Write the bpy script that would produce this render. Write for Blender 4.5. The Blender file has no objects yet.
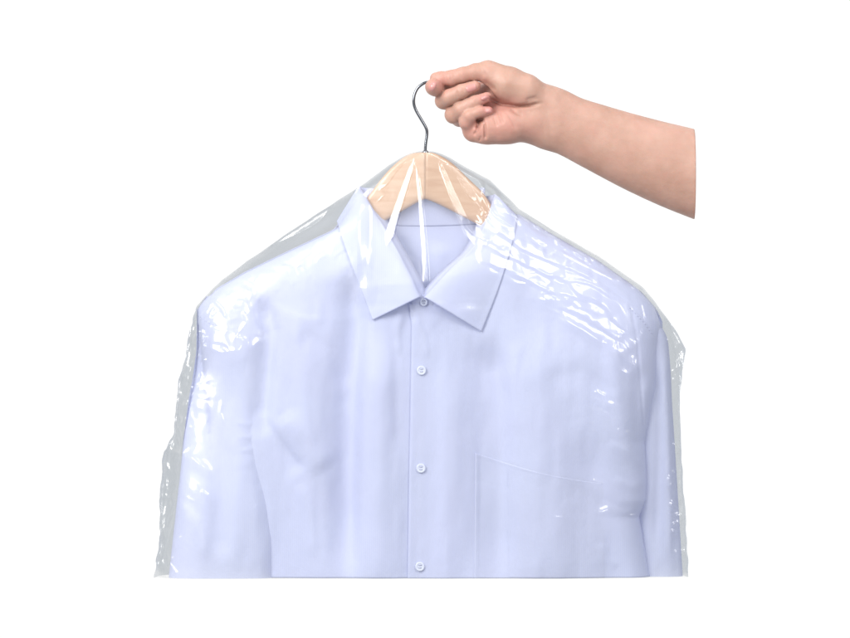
import bpy, math, random
import numpy as np
from mathutils import Vector

# ---------------------------------------------------------------- camera, world, lamps, exposure
sc = bpy.context.scene
ZC = 1.30          # height of the picture centre above the floor of the studio (m)
DIST = 5.0
cam_d = bpy.data.cameras.new("camera"); cam = bpy.data.objects.new("camera", cam_d)
sc.collection.objects.link(cam)
cam.location = (0, -DIST, ZC); cam.rotation_euler = (math.radians(90), 0, 0)
cam_d.sensor_width = 36; cam_d.lens = 36 * DIST / 0.850; cam_d.clip_end = 100
sc.camera = cam
sc.view_settings.view_transform = 'Standard'; sc.view_settings.look = 'None'
sc.view_settings.exposure = 0.03; sc.view_settings.gamma = 1
sc.cycles.transparent_max_bounces = 24
sc.cycles.max_bounces = 8

w = bpy.data.worlds.new("World"); sc.world = w; w.use_nodes = True
nt = w.node_tree; nt.nodes.clear()
tc = nt.nodes.new('ShaderNodeTexCoord'); sep = nt.nodes.new('ShaderNodeSeparateXYZ')
mr = nt.nodes.new('ShaderNodeMapRange'); mr.interpolation_type = 'SMOOTHSTEP'
mr.inputs['From Min'].default_value = 0.25; mr.inputs['From Max'].default_value = 0.80
mr.inputs['To Min'].default_value = 0.0; mr.inputs['To Max'].default_value = 1.0
mx = nt.nodes.new('ShaderNodeMix'); mx.data_type = 'RGBA'
mx.inputs[6].default_value = (0.53, 0.54, 0.555, 1); mx.inputs[7].default_value = (1.03, 1.03, 1.03, 1)
bg = nt.nodes.new('ShaderNodeBackground'); wo = nt.nodes.new('ShaderNodeOutputWorld')
nt.links.new(tc.outputs['Generated'], sep.inputs[0]); nt.links.new(sep.outputs['Y'], mr.inputs['Value'])
nt.links.new(mr.outputs[0], mx.inputs[0]); nt.links.new(mx.outputs[2], bg.inputs[0]); nt.links.new(bg.outputs[0], wo.inputs[0])

def softbox(name, loc, size, size_y, watts, col, target=(0, 0, ZC)):
    l = bpy.data.lights.new(name, 'AREA'); l.shape = 'RECTANGLE'; l.size = size; l.size_y = size_y
    l.energy = watts; l.color = col
    o = bpy.data.objects.new(name, l); sc.collection.objects.link(o); o.location = loc
    o.rotation_euler = (Vector(target) - Vector(loc)).to_track_quat('-Z', 'Y').to_euler()
softbox('softbox_key', (-1.45, -1.7, ZC + 1.15), 1.15, 1.5, 76, (1.0, 0.99, 0.97))
softbox('softbox_fill', (1.05, -2.1, ZC + 1.35), 0.8, 1.1, 28, (1.0, 0.99, 0.98))
softbox('softbox_top', (0.35, -0.6, ZC + 2.0), 0.9, 0.8, 13, (1.0, 1.0, 1.0))

# ---------------------------------------------------------------- numeric helpers (millimetre sheet: x right, y down, d towards the camera)
def Wd(x, y, d):
    x, y, d = np.broadcast_arrays(np.asarray(x, float), np.asarray(y, float), np.asarray(d, float))
    return np.stack([(x - 425) / 1000, -d / 1000, (319 - y) / 1000 + ZC], -1)

def ip(t, pts):
    a = np.array(pts, float); return np.interp(t, a[:, 0], a[:, 1])

def sip(t, pts):                                     # smooth (monotone-ish) interpolation
    a = np.array(pts, float)
    acc = 0
    for k, wgt in ((-6, .15), (-3, .2), (0, .3), (3, .2), (6, .15)):
        acc = acc + wgt * np.interp(np.asarray(t) + k, a[:, 0], a[:, 1])
    return acc

def ss(a, b, t):  # smoothstep, also for a > b
    t = np.clip((np.asarray(t, float) - a) / (b - a), 0, 1); return t * t * (3 - 2 * t)

def hsh(i, j, seed):
    n = (i.astype(np.int64) * 374761393 + j.astype(np.int64) * 668265263 + seed * 1442695041) & 0xffffffff
    n = ((n ^ (n >> 13)) * 1274126177) & 0xffffffff
    return ((n ^ (n >> 16)) & 0xffff) / 65535.0

def noise(x, y, seed=0):                             # smooth value noise -1..1
    x = np.asarray(x, float); y = np.asarray(y, float)
    i = np.floor(x); j = np.floor(y); fx = x - i; fy = y - j
    fx = fx ** 3 * (fx * (fx * 6 - 15) + 10); fy = fy ** 3 * (fy * (fy * 6 - 15) + 10)
    i = i.astype(int); j = j.astype(int)
    a = hsh(i, j, seed); b = hsh(i + 1, j, seed); c = hsh(i, j + 1, seed); d = hsh(i + 1, j + 1, seed)
    return 2 * (a + (b - a) * fx + (c - a) * fy + (a - b - c + d) * fx * fy) - 1

def seg_dist(x, y, pts):
    best = np.full(np.shape(x), 1e9); par = np.zeros(np.shape(x)); side = np.zeros(np.shape(x))
    n = len(pts) - 1
    for k in range(n):
        ax, ay = pts[k][:2]; bx, by = pts[k + 1][:2]
        dx, dy = bx - ax, by - ay; L2 = dx * dx + dy * dy + 1e-9
        t = np.clip(((x - ax) * dx + (y - ay) * dy) / L2, 0, 1)
        ex = x - ax - t * dx; ey = y - ay - t * dy
        dd = np.sqrt(ex * ex + ey * ey); m = dd < best
        best = np.where(m, dd, best); par = np.where(m, (k + t) / n, par)
        side = np.where(m, np.sign(ex * dy - ey * dx), side)
    return best, par, side

def stroke(x, y, pts, wd, amp, taper=0.25, sharp=2.0):
    d, p, _ = seg_dist(x, y, pts)
    e = np.clip(np.minimum(p, 1 - p) / max(taper, 1e-3), 0, 1) if taper else 1.0
    e = e * e * (3 - 2 * e) if taper else 1.0
    return amp * e * np.exp(-np.abs(d / wd) ** sharp)

def lean(x, y, pts, wd, amp, wd2, taper=0.2):        # asymmetric fold: steep on one side, gentle on the other
    d, p, s = seg_dist(x, y, pts)
    e = np.clip(np.minimum(p, 1 - p) / taper, 0, 1); e = e * e * (3 - 2 * e)
    ww = np.where(s > 0, wd, wd2)
    return amp * e * np.exp(-(d / ww) ** 2)

def grid_faces(nr, ncol):
    r = np.arange(nr - 1)[:, None]; c = np.arange(ncol - 1)[None, :]
    a = r * ncol + c
    return np.stack([a, a + ncol, a + ncol + 1, a + 1], -1).reshape(-1, 4)

def mesh_obj(name, verts, faces, mat, parent=None, smooth=True, solid=0.0, offset=1.0):
    me = bpy.data.meshes.new(name)
    me.from_pydata(np.asarray(verts).reshape(-1, 3).tolist(), [], [list(map(int, f)) for f in faces])
    me.update()
    if smooth: me.polygons.foreach_set('use_smooth', [True] * len(me.polygons))
    me.materials.append(mat)
    o = bpy.data.objects.new(name, me); sc.collection.objects.link(o)
    if parent: o.parent = parent
    if solid:
        m = o.modifiers.new('thickness', 'SOLIDIFY'); m.thickness = solid / 1000; m.offset = offset
    return o

def tag(o, label=None, cat=None, group=None, kind=None):
    if label: o['label'] = label
    if cat: o['category'] = cat
    if group: o['group'] = group
    if kind: o['kind'] = kind

def empty(name, x, y, d=0):
    o = bpy.data.objects.new(name, None); sc.collection.objects.link(o); o.empty_display_size = .05
    return o

def tube(path, rad, n=16, caps=True):
    P = np.array(path, float); N = len(P); r = np.broadcast_to(np.asarray(rad, float), (N,))
    T = np.gradient(P, axis=0); T /= np.linalg.norm(T, axis=1)[:, None]
    up = np.array([0, 1.0, 0]); V = []
    for k in range(N):
        a = np.cross(T[k], up)
        if np.linalg.norm(a) < 1e-3: a = np.cross(T[k], [1.0, 0, 0])
        a /= np.linalg.norm(a); b = np.cross(T[k], a)
        th = np.linspace(0, 2 * np.pi, n, endpoint=False)
        V.append(P[k] + r[k] * (np.cos(th)[:, None] * a + np.sin(th)[:, None] * b))
    V = np.concatenate(V); F = []
    for k in range(N - 1):
        for j in range(n):
            F.append((k * n + j, k * n + (j + 1) % n, (k + 1) * n + (j + 1) % n, (k + 1) * n + j))
    if caps: F.append(tuple(range(n))[::-1]); F.append(tuple((N - 1) * n + j for j in range(n)))
    return V, F

def catmull(pts, n=8):
    P = [np.array(p, float) for p in pts]; P = [2 * P[0] - P[1]] + P + [2 * P[-1] - P[-2]]; out = []
    for k in range(1, len(P) - 2):
        for t in np.linspace(0, 1, n, endpoint=False):
            a, b, c, d = P[k - 1:k + 3]
            out.append(0.5 * (2 * b + (c - a) * t + (2 * a - 5 * b + 4 * c - d) * t * t + (3 * b - a - 3 * c + d) * t ** 3))
    out.append(P[-2]); return np.array(out)

# ---------------------------------------------------------------- materials
def new_mat(name):
    m = bpy.data.materials.new(name); m.use_nodes = True
    t = m.node_tree; t.nodes.clear(); out = t.nodes.new('ShaderNodeOutputMaterial')
    return m, t, out

def N(t, typ, **kw):
    n = t.nodes.new(typ)
    for k, v in kw.items():
        if k in n.inputs: n.inputs[k].default_value = v
        else: setattr(n, k, v)
    return n

def mat_cloth():
    m, t, out = new_mat('pale_blue_cotton')
    b = N(t, 'ShaderNodeBsdfPrincipled'); b.inputs['Roughness'].default_value = .85
    b.inputs['Specular IOR Level'].default_value = .25
    b.inputs['Sheen Weight'].default_value = .15; b.inputs['Sheen Roughness'].default_value = .5
    b.inputs['Subsurface Weight'].default_value = 0.0
    tc = N(t, 'ShaderNodeTexCoord'); mp = N(t, 'ShaderNodeMapping'); mp.inputs['Scale'].default_value = (1, 0.05, 1)
    t.links.new(tc.outputs['Object'], mp.inputs[0])
    # fine vertical pinstripe weave
    wv = N(t, 'ShaderNodeTexWave', wave_type='BANDS', bands_direction='X'); wv.inputs['Scale'].default_value = 160; wv.inputs['Distortion'].default_value = .6
    t.links.new(mp.outputs[0], wv.inputs['Vector'])
    nz = N(t, 'ShaderNodeTexNoise'); nz.inputs['Scale'].default_value = 9; nz.inputs['Detail'].default_value = 3
    t.links.new(mp.outputs[0], nz.inputs['Vector'])
    mix = N(t, 'ShaderNodeMix', data_type='RGBA'); mix.inputs[6].default_value = (0.730, 0.770, 0.950, 1); mix.inputs[7].default_value = (0.770, 0.808, 0.970, 1)
    t.links.new(wv.outputs['Fac'], mix.inputs[0])
    mix2 = N(t, 'ShaderNodeMix', data_type='RGBA'); mix2.inputs[7].default_value = (0.760, 0.780, 0.965, 1)
    r = N(t, 'ShaderNodeMapRange'); r.inputs['From Min'].default_value = .4; r.inputs['From Max'].default_value = .7; r.inputs['To Max'].default_value = .5
    t.links.new(nz.outputs['Fac'], r.inputs['Value']); t.links.new(r.outputs[0], mix2.inputs[0]); t.links.new(mix.outputs[2], mix2.inputs[6])
    t.links.new(mix2.outputs[2], b.inputs['Base Color'])
    n2 = N(t, 'ShaderNodeTexNoise'); n2.inputs['Scale'].default_value = 420; n2.inputs['Detail'].default_value = 2
    n3 = N(t, 'ShaderNodeTexNoise'); n3.inputs['Scale'].default_value = 38; n3.inputs['Detail'].default_value = 3
    t.links.new(tc.outputs['Object'], n2.inputs['Vector']); t.links.new(tc.outputs['Object'], n3.inputs['Vector'])
    bp = N(t, 'ShaderNodeBump'); bp.inputs['Strength'].default_value = .12; bp.inputs['Distance'].default_value = .001
    bp2 = N(t, 'ShaderNodeBump'); bp2.inputs['Strength'].default_value = .5; bp2.inputs['Distance'].default_value = .002
    t.links.new(n2.outputs['Fac'], bp.inputs['Height']); t.links.new(n3.outputs['Fac'], bp2.inputs['Height'])
    t.links.new(bp.outputs[0], bp2.inputs['Normal']); t.links.new(bp2.outputs[0], b.inputs['Normal'])
    tl = N(t, 'ShaderNodeBsdfTranslucent'); t.links.new(mix2.outputs[2], tl.inputs[0])     # thin cotton lets some light through
    ms = N(t, 'ShaderNodeMixShader'); ms.inputs[0].default_value = .34
    t.links.new(b.outputs[0], ms.inputs[1]); t.links.new(tl.outputs[0], ms.inputs[2])
    t.links.new(ms.outputs[0], out.inputs[0]); return m

def mat_film(name, col, bump):
    m, t, out = new_mat(name)
    tr = N(t, 'ShaderNodeBsdfTransparent'); tr.inputs[0].default_value = (*col, 1)
    gl = N(t, 'ShaderNodeBsdfGlossy'); gl.inputs['Roughness'].default_value = .15; gl.inputs[0].default_value = (1, 1, 1, 1)
    lw = N(t, 'ShaderNodeLayerWeight'); lw.inputs['Blend'].default_value = .5
    pw = N(t, 'ShaderNodeMath', operation='POWER'); pw.inputs[1].default_value = 3.2
    ma = N(t, 'ShaderNodeMath', operation='MULTIPLY_ADD'); ma.inputs[1].default_value = .65; ma.inputs[2].default_value = .085
    tc = N(t, 'ShaderNodeTexCoord'); nz = N(t, 'ShaderNodeTexNoise'); nz.inputs['Scale'].default_value = 60; nz.inputs['Detail'].default_value = 2
    t.links.new(tc.outputs['Object'], nz.inputs['Vector'])
    bp = N(t, 'ShaderNodeBump'); bp.inputs['Strength'].default_value = bump; bp.inputs['Distance'].default_value = .0012
    t.links.new(nz.outputs['Fac'], bp.inputs['Height']); t.links.new(bp.outputs[0], gl.inputs['Normal'])
    t.links.new(lw.outputs['Facing'], pw.inputs[0]); t.links.new(pw.outputs[0], ma.inputs[0])
    g2 = N(t, 'ShaderNodeBsdfGlossy'); g2.inputs['Roughness'].default_value = .42; g2.inputs[0].default_value = (1, 1, 1, 1)
    gm = N(t, 'ShaderNodeMixShader'); gm.inputs[0].default_value = .45; t.links.new(gl.outputs[0], gm.inputs[1]); t.links.new(g2.outputs[0], gm.inputs[2])
    mix = N(t, 'ShaderNodeMixShader'); t.links.new(ma.outputs[0], mix.inputs[0]); t.links.new(tr.outputs[0], mix.inputs[1]); t.links.new(gm.outputs[0], mix.inputs[2])
    t.links.new(mix.outputs[0], out.inputs[0]); return m

def mat_wood(name, ca, cb):
    m, t, out = new_mat(name)
    b = N(t, 'ShaderNodeBsdfPrincipled'); b.inputs['Roughness'].default_value = .38
    b.inputs['Coat Weight'].default_value = .3; b.inputs['Coat Roughness'].default_value = .2
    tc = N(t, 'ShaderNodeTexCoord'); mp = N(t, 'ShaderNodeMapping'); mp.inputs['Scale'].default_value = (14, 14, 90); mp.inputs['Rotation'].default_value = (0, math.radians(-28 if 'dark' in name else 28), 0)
    t.links.new(tc.outputs['Object'], mp.inputs[0])
    nz = N(t, 'ShaderNodeTexNoise'); nz.inputs['Scale'].default_value = 1.6; nz.inputs['Detail'].default_value = 6; nz.inputs['Distortion'].default_value = .8
    t.links.new(mp.outputs[0], nz.inputs['Vector'])
    cr = N(t, 'ShaderNodeValToRGB'); cr.color_ramp.elements[0].color = (*ca, 1); cr.color_ramp.elements[1].color = (*cb, 1)
    cr.color_ramp.elements[0].position = .3; cr.color_ramp.elements[1].position = .7
    t.links.new(nz.outputs['Fac'], cr.inputs[0]); t.links.new(cr.outputs[0], b.inputs['Base Color'])
    bp = N(t, 'ShaderNodeBump'); bp.inputs['Strength'].default_value = .08; bp.inputs['Distance'].default_value = .001
    t.links.new(nz.outputs['Fac'], bp.inputs['Height']); t.links.new(bp.outputs[0], b.inputs['Normal'])
    t.links.new(b.outputs[0], out.inputs[0]); return m

def mat_simple(name, col, rough=.4, metal=0.0, **kw):
    m, t, out = new_mat(name)
    b = N(t, 'ShaderNodeBsdfPrincipled'); b.inputs['Base Color'].default_value = (*col, 1)
    b.inputs['Roughness'].default_value = rough; b.inputs['Metallic'].default_value = metal
    for k, v in kw.items(): b.inputs[k.replace('_', ' ')].default_value = v
    nz = N(t, 'ShaderNodeTexNoise'); nz.inputs['Scale'].default_value = 300
    bp = N(t, 'ShaderNodeBump'); bp.inputs['Strength'].default_value = .05; bp.inputs['Distance'].default_value = .0005
    t.links.new(nz.outputs['Fac'], bp.inputs['Height']); t.links.new(bp.outputs[0], b.inputs['Normal'])
    t.links.new(b.outputs[0], out.inputs[0]); return m

def mat_skin():
    m, t, out = new_mat('fair_skin')
    b = N(t, 'ShaderNodeBsdfPrincipled'); b.inputs['Roughness'].default_value = .48
    b.inputs['Specular IOR Level'].default_value = .4
    b.inputs['Subsurface Weight'].default_value = .35; b.inputs['Subsurface Radius'].default_value = (1, .35, .2); b.inputs['Subsurface Scale'].default_value = .004
    at = N(t, 'ShaderNodeAttribute', attribute_name='flush')
    tc = N(t, 'ShaderNodeTexCoord')
    nz = N(t, 'ShaderNodeTexNoise'); nz.inputs['Scale'].default_value = 42; nz.inputs['Detail'].default_value = 5
    t.links.new(tc.outputs['Object'], nz.inputs['Vector'])
    mix0 = N(t, 'ShaderNodeMix', data_type='RGBA'); mix0.inputs[6].default_value = (0.385, 0.222, 0.165, 1); mix0.inputs[7].default_value = (0.50, 0.308, 0.245, 1)
    r = N(t, 'ShaderNodeMapRange'); r.inputs['From Min'].default_value = .2; r.inputs['From Max'].default_value = .8
    t.links.new(nz.outputs['Fac'], r.inputs['Value']); t.links.new(r.outputs[0], mix0.inputs[0])
    mix = N(t, 'ShaderNodeMix', data_type='RGBA'); mix.inputs[7].default_value = (0.53, 0.225, 0.195, 1)
    t.links.new(at.outputs['Fac'], mix.inputs[0]); t.links.new(mix0.outputs[2], mix.inputs[6])
    t.links.new(mix.outputs[2], b.inputs['Base Color'])
    vo = N(t, 'ShaderNodeTexVoronoi'); vo.inputs['Scale'].default_value = 900
    n2 = N(t, 'ShaderNodeTexNoise'); n2.inputs['Scale'].default_value = 160; n2.inputs['Detail'].default_value = 4
    t.links.new(tc.outputs['Object'], vo.inputs['Vector']); t.links.new(tc.outputs['Object'], n2.inputs['Vector'])
    bp = N(t, 'ShaderNodeBump'); bp.inputs['Strength'].default_value = .2; bp.inputs['Distance'].default_value = .0004
    bp2 = N(t, 'ShaderNodeBump'); bp2.inputs['Strength'].default_value = .35; bp2.inputs['Distance'].default_value = .0012
    t.links.new(vo.outputs['Distance'], bp.inputs['Height']); t.links.new(n2.outputs['Fac'], bp2.inputs['Height'])
    t.links.new(bp.outputs[0], bp2.inputs['Normal']); t.links.new(bp2.outputs[0], b.inputs['Normal'])
    t.links.new(b.outputs[0], out.inputs[0]); return m

CLOTH = mat_cloth(); FILM = mat_film('clear_plastic_film', (0.895, 0.90, 0.905), .15)
FILM_B = mat_film('grey_tinted_back_film', (0.62, 0.65, 0.68), .3)  # single back sheet; the grey shade of the bag margins is put into its tint
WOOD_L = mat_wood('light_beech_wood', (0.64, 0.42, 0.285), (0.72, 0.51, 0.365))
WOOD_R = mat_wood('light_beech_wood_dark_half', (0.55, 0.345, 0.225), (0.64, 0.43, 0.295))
CHROME = mat_simple('polished_steel', (0.20, 0.21, 0.23), .14, 1.0)
BUTTON = mat_simple('pearly_plastic', (0.70, 0.74, 0.88), .25)
SKIN = mat_skin()
NAIL = mat_simple('fingernail', (0.52, 0.245, 0.225), .26, 0.0, Coat_Weight=.25, Coat_Roughness=.2)
THREAD = mat_simple('white_thread', (0.60, 0.63, 0.80), .7)

BOT = 576.3
# ---------------------------------------------------------------- shirt relief
SH = [(180, 330), (190, 314), (197, 307), (217, 288), (244, 272), (283, 253), (334, 229), (355, 214), (420, 200), (500, 202), (520, 214), (556, 236), (598, 260), (640, 290), (655, 307), (664, 323), (680, 350)]
BODY_R = [(200, 668), (322, 664), (345, 659), (390, 656), (442, 646), (480, 648), (500, 647), (516, 640), (545, 645), (577, 651), (600, 655)]

FOLDS = [  # pts, width, width on the other side, amplitude
    ([(352, 262), (358, 320), (352, 400), (350, 480), (349, 600)], 10, 20, -8.5),
    ([(380, 330), (378, 420), (380, 520), (378, 620)], 18, 22, 4.5),
    ([(322, 300), (318, 400), (322, 520), (318, 620)], 20, 26, 2.4),
    ([(490, 330), (496, 400), (497, 480), (503, 600)], 14, 26, -6.0),
    ([(530, 320), (535, 420), (545, 520), (548, 620)], 30, 30, 4.5),
    ([(585, 420), (600, 500), (612, 560), (618, 640)], 14, 22, -3.0),
    ([(610, 340), (618, 400), (632, 470)], 14, 10, 2.5),
    ([(262, 415), (284, 446), (305, 472)], 5, 14, -2.4),
    ([(282, 412), (304, 440), (330, 470)], 14, 14, 2.0),
    ([(262, 285), (272, 330), (267, 385), (262, 440)], 8, 14, -6.0),
    ([(292, 300), (300, 380), (306, 450)], 14, 16, 1.8),
    ([(300, 330), (330, 350), (350, 390)], 8, 14, -1.0), ([(540, 380), (580, 372), (620, 395)], 9, 14, -.9), ([(430, 320), (455, 335), (480, 370)], 8, 12, -.9), ([(452, 360), (450, 440), (446, 520), (448, 620)], 14, 14, 1.4),
    ([(433, 340), (436, 440), (433, 560)], 7, 10, -.8),
    ([(398, 318), (396, 380), (399, 460)], 7, 6, -1.2),
    ([(640, 360), (636, 410), (641, 460)], 7, 7, -2.2),
    ([(560, 480), (600, 505), (640, 516)], 8, 14, -.7),
    ([(360, 268), (300, 272), (240, 300)], 16, 12, 1.2),
    ([(606, 440), (628, 452), (644, 468)], 3, 6, 1.1), ([(612, 476), (630, 486), (646, 482)], 3, 6, 1.0), ([(598, 500), (622, 512), (640, 508)], 3, 6, .9),
    ([(600, 540), (606, 556), (618, 566)], 4, 6, .8), ([(262, 300), (300, 318), (326, 320)], 3.5, 7, .8), ([(414, 316), (424, 334), (428, 360)], 3, 6, 1.0), ([(404, 312), (398, 330), (400, 356)], 3, 6, 1.1),
    ([(640, 340), (620, 352), (600, 350)], 4, 8, 1.0), ([(300, 480), (312, 510), (316, 560)], 4, 8, .9), ([(520, 340), (512, 380), (516, 430)], 4, 9, .8),
    # puckers under the yoke seams
    ([(246, 292), (262, 300)], 3.5, 3.5, 1.6), ([(262, 282), (280, 292)], 3.5, 3.5, 1.6), ([(282, 275), (297, 286)], 3, 3, 1.3),
    ([(300, 268), (312, 278)], 3, 3, 1.0), ([(230, 300), (250, 312)], 4, 4, 1.4),
]
SEAMS = [
    ([(336, 243), (300, 258), (262, 278), (225, 300)], 1.3, -.9),
    ([(505, 234), (546, 253), (602, 283), (630, 305)], 1.3, -1.3),
    ([(628, 304), (644, 321), (656, 338)], 1.2, -1.0),
    ([(630, 306), (636, 340), (641, 400), (645, 450)], 1.3, -.8),
]
def F(x, y):
    x = np.asarray(x, float); y = np.asarray(y, float)
    s = np.clip((y - sip(x, SH)) / 85, 0, 1)
    d = 36 * np.sqrt(np.clip(1 - (1 - s) ** 2.2, 0, 1))
    e = np.clip((ip(y, BODY_R) - x) / 55, 0, 1); e2 = np.clip((x - (ip(y, [(300, 196), (577, 225)]))) / 60, 0, 1)
    d = d * np.sqrt(1 - (1 - e) ** 2.4) * np.sqrt(1 - (1 - e2) ** 2.4)
    d = d + 6 * np.exp(-((x - 455) / 120) ** 2) * ss(260, 400, y)
    amp = ss(8, 60, y - sip(x, SH))
    f = 0
    for pts, a, b, h in FOLDS: f = f + lean(x, y, pts, a, h * (1.7 if a > 5 else 1.2), b)
    f = f + 1.7 * noise(x / 42, y / 270, 3) + .7 * noise(x / 17, y / 130 + x / 90, 5) + .35 * noise(x / 8, y / 26, 9)
    d = d + f * amp * (0.35 + .65 * e)
    for pts, wd, h in SEAMS: d = d + stroke(x, y, pts, wd, h, .05)
    # puckering along the seams
    dd, p, sd = seg_dist(x, y, SEAMS[0][0]); d = d + .9 * np.exp(-(dd / 7) ** 2) * noise(x / 4.6, y / 14, 21)
    dd, p, sd = seg_dist(x, y, SEAMS[1][0]); d = d + .55 * np.exp(-(dd / 7) ** 2) * noise(x / 4.2, y / 14, 22)
    return d

shirt = empty('dress_shirt', 420, 300)
tag(shirt, 'pale blue long sleeved dress shirt hanging buttoned up inside the clear plastic bag', 'shirt')
CLOUD = []                                            # sample points for draping the bag

def panel(name, xs, top, bottom, dfun, warp=None, nv=170, solid=.7, parent=shirt, cloud=True, mat=None, offset=-1):
    xs = np.asarray(xs, float); t = np.asarray(top, float)
    v = np.linspace(0, 1, nv)[:, None]
    Y = t[None, :] * (1 - v) + bottom * v; X = np.broadcast_to(xs[None, :], Y.shape).copy()
    if warp: X = warp(X, Y)
    D = dfun(X, Y)
    if cloud: CLOUD.append(np.stack([X, Y, D], -1).reshape(-1, 3))
    return mesh_obj(name, Wd(X, Y, D), grid_faces(*X.shape), mat or CLOTH, parent, solid=solid, offset=offset)

# neckline + shoulders as the upper border of the front panels
NL = [(196, 310), (217, 288), (244, 272), (283, 253), (334, 229), (352, 217), (368, 226), (378, 240), (400, 277), (414, 300), (424, 303)]
NR = [(408, 304), (426, 303), (436, 296), (451, 283), (476, 264), (490, 244), (502, 214), (520, 214.5), (556, 236.5), (598, 260.5), (640, 290.5), (655, 307), (664, 324), (668, 330)]
# viewer's left panel runs under the button panel
xs = np.arange(197, 425, 1.6)
panel('front_panel', xs, ip(xs, NL) + .8, BOT, lambda x, y: F(x, y) - 1.9 * ss(396, 411, x))
EDGE = [(300, 411), (312, 413), (325, 411.5), (360, 411), (420, 410), (480, 409), (577, 407.5)]
u = np.linspace(0, 1, 165)
def warpR(X, Y):
    uu = (X - 409) / (668 - 409)
    L = sip(Y, EDGE); Rr = ip(Y, BODY_R)
    return L + (Rr - L) * uu
xs = 409 + u * (668 - 409)
def dR(x, y):
    e = (x - sip(y, EDGE))
    return F(x, y) + .7 * np.exp(-(e / 6) ** 2) + .35 - 1.2 * np.exp(-(e / .9) ** 2)
# top border must follow the warped x at that height
top = ip(xs, NR)
fp2 = panel('front_panel', xs, top, BOT, dR, warp=lambda X, Y: np.where(Y < 330, X + (warpR(X, Y) - X) * ss(300, 330, Y), warpR(X, Y)), nv=180, solid=.9)
# back panel and inner yoke
BT = [(197, 309), (217, 288), (244, 272), (283, 253), (334, 229), (352, 205), (372, 196), (420, 200), (478, 198), (500, 205), (520, 217), (556, 239), (598, 263), (640, 292), (655, 307), (664, 324)]
def Bk(x, y):
    s = np.clip((y - sip(x, BT)) / 70, 0, 1); d = -10 * np.sqrt(1 - (1 - s) ** 2.2)
    e = np.clip((664 - x) / 50, 0, 1); e2 = np.clip((x - 197) / 60, 0, 1)
    n = stroke(x, y, [(440, 240), (432, 300)], 10, 2.5) + stroke(x, y, [(402, 232), (412, 285)], 6, -2) + .7 * noise(x / 20, y / 40, 31)
    return d * np.sqrt(1 - (1 - e) ** 2.4) * np.sqrt(1 - (1 - e2) ** 2.4) + n * ss(0, 30, y - ip(x, BT))
xs = np.arange(197, 664, 2.6)
panel('back_panel', xs, ip(xs, BT) + .6, BOT, Bk, nv=130, cloud=False)

# sleeves --------------------------------------------------------
SL_L = [(296, 207), (307, 198), (313, 197.5), (348, 197), (378, 193), (400, 189), (440, 184), (475, 181), (521, 176), (577, 170)]
SL_R = [(296, 258), (330, 268), (380, 264), (430, 262), (462, 264), (505, 272), (540, 275), (577, 275)]
def sleeve(name, Lx, Rx, y0, base, thick, folds, seed, puff):
    nv, nu = 150, 110
    yv = np.linspace(y0, BOT, nv)[:, None]; th = np.linspace(0, 2 * np.pi, nu)[None, :]
    cx = (sip(yv, Lx) + sip(yv, Rx)) / 2; rx = (sip(yv, Rx) - sip(yv, Lx)) / 2
    c = np.cos(th); s = np.sin(th)
    X = cx + rx * np.sign(c) * np.abs(c) ** .8
    k = puff(yv)
    D0 = np.sign(s) * np.abs(s) ** .75
    D = base(yv) + thick(yv) * D0 * np.where(s > 0, 1, .6)
    Y = yv + 0 * X
    f = 0
    for pts, a, b, h in folds: f = f + lean(X, Y, pts, a, h * 1.5, b)
    f = f + 1.2 * noise(X / 26, Y / 120, seed) + .5 * noise(X / 9 + Y / 60, Y / 34, seed + 1)
    D = D + f * np.clip(s, 0, 1) ** .5 * k
    front = s[0] > 0
    CLOUD.append(np.stack([X, Y, D], -1)[:, front].reshape(-1, 3))
    return X, Y, D
X, Y, D = sleeve('sleeve', SL_L, SL_R, 296, lambda y: 3 + 22 * ss(300, 560, y), lambda y: 18 + 4 * ss(296, 420, y), [
    ([(214, 330), (212, 400), (206, 480), (200, 600)], 10, 16, 3.0), ([(232, 380), (236, 470), (232, 600)], 12, 18, 2.2),
    ([(222, 420), (226, 500), (222, 560)], 9, 9, -2.4), ([(250, 360), (246, 430), (258, 520), (262, 600)], 9, 14, 2.2),
    ([(262, 425), (246, 440), (226, 448)], 5, 12, .5), ([(266, 455), (250, 462), (232, 466)], 4, 12, .4),
    ([(200, 322), (215, 327), (250, 330)], 1.6, 1.6, -.8), ([(262, 420), (250, 424), (236, 422)], 2, 3, .9), ([(263, 432), (250, 437), (238, 436)], 2, 3, .8), ([(264, 446), (252, 449), (240, 450)], 2, 3, .8), ([(180, 500), (200, 520), (214, 560)], 4, 8, 1.0), ([(190, 400), (206, 430), (208, 470)], 4, 8, .9)], 41, lambda y: .25 + .75 * ss(300, 360, y))
# blend the sleeve head into the shoulder
bl = ss(350, 500, Y); front = np.sin(np.linspace(0, 2 * np.pi, 110))[None, :] > 0.02
Fs = F(X, Y) - .8 + 1.5 * np.abs(np.sin(np.linspace(0, 2 * np.pi, 110)))[None, :] ** .7
D = np.where(front, Fs * (1 - bl) + np.maximum(D, Fs * .4 + D * .6) * bl, D)
CLOUD.append(np.stack([X, Y, D], -1).reshape(-1, 3))
mesh_obj('sleeve', Wd(X, Y, D), grid_faces(*X.shape), CLOTH, shirt)
SR_L = [(322, 640), (400, 638), (577, 636)]
SR_R = [(318, 655), (327, 662), (338, 668), (373, 671), (400, 672), (446, 675), (511, 679), (577, 683)]
X, Y, D = sleeve('sleeve', SR_L, SR_R, 318, lambda y: -4 + 0 * y, lambda y: 15 + 0 * y, [
    ([(664, 340), (667, 400), (668, 480), (670, 600)], 5, 9, 2.5), ([(656, 360), (660, 440), (656, 560)], 5, 5, -2.0)], 57, lambda y: .4 + .6 * ss(320, 360, y))
mesh_obj('sleeve', Wd(X, Y, D), grid_faces(*X.shape), CLOTH, shirt)

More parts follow.
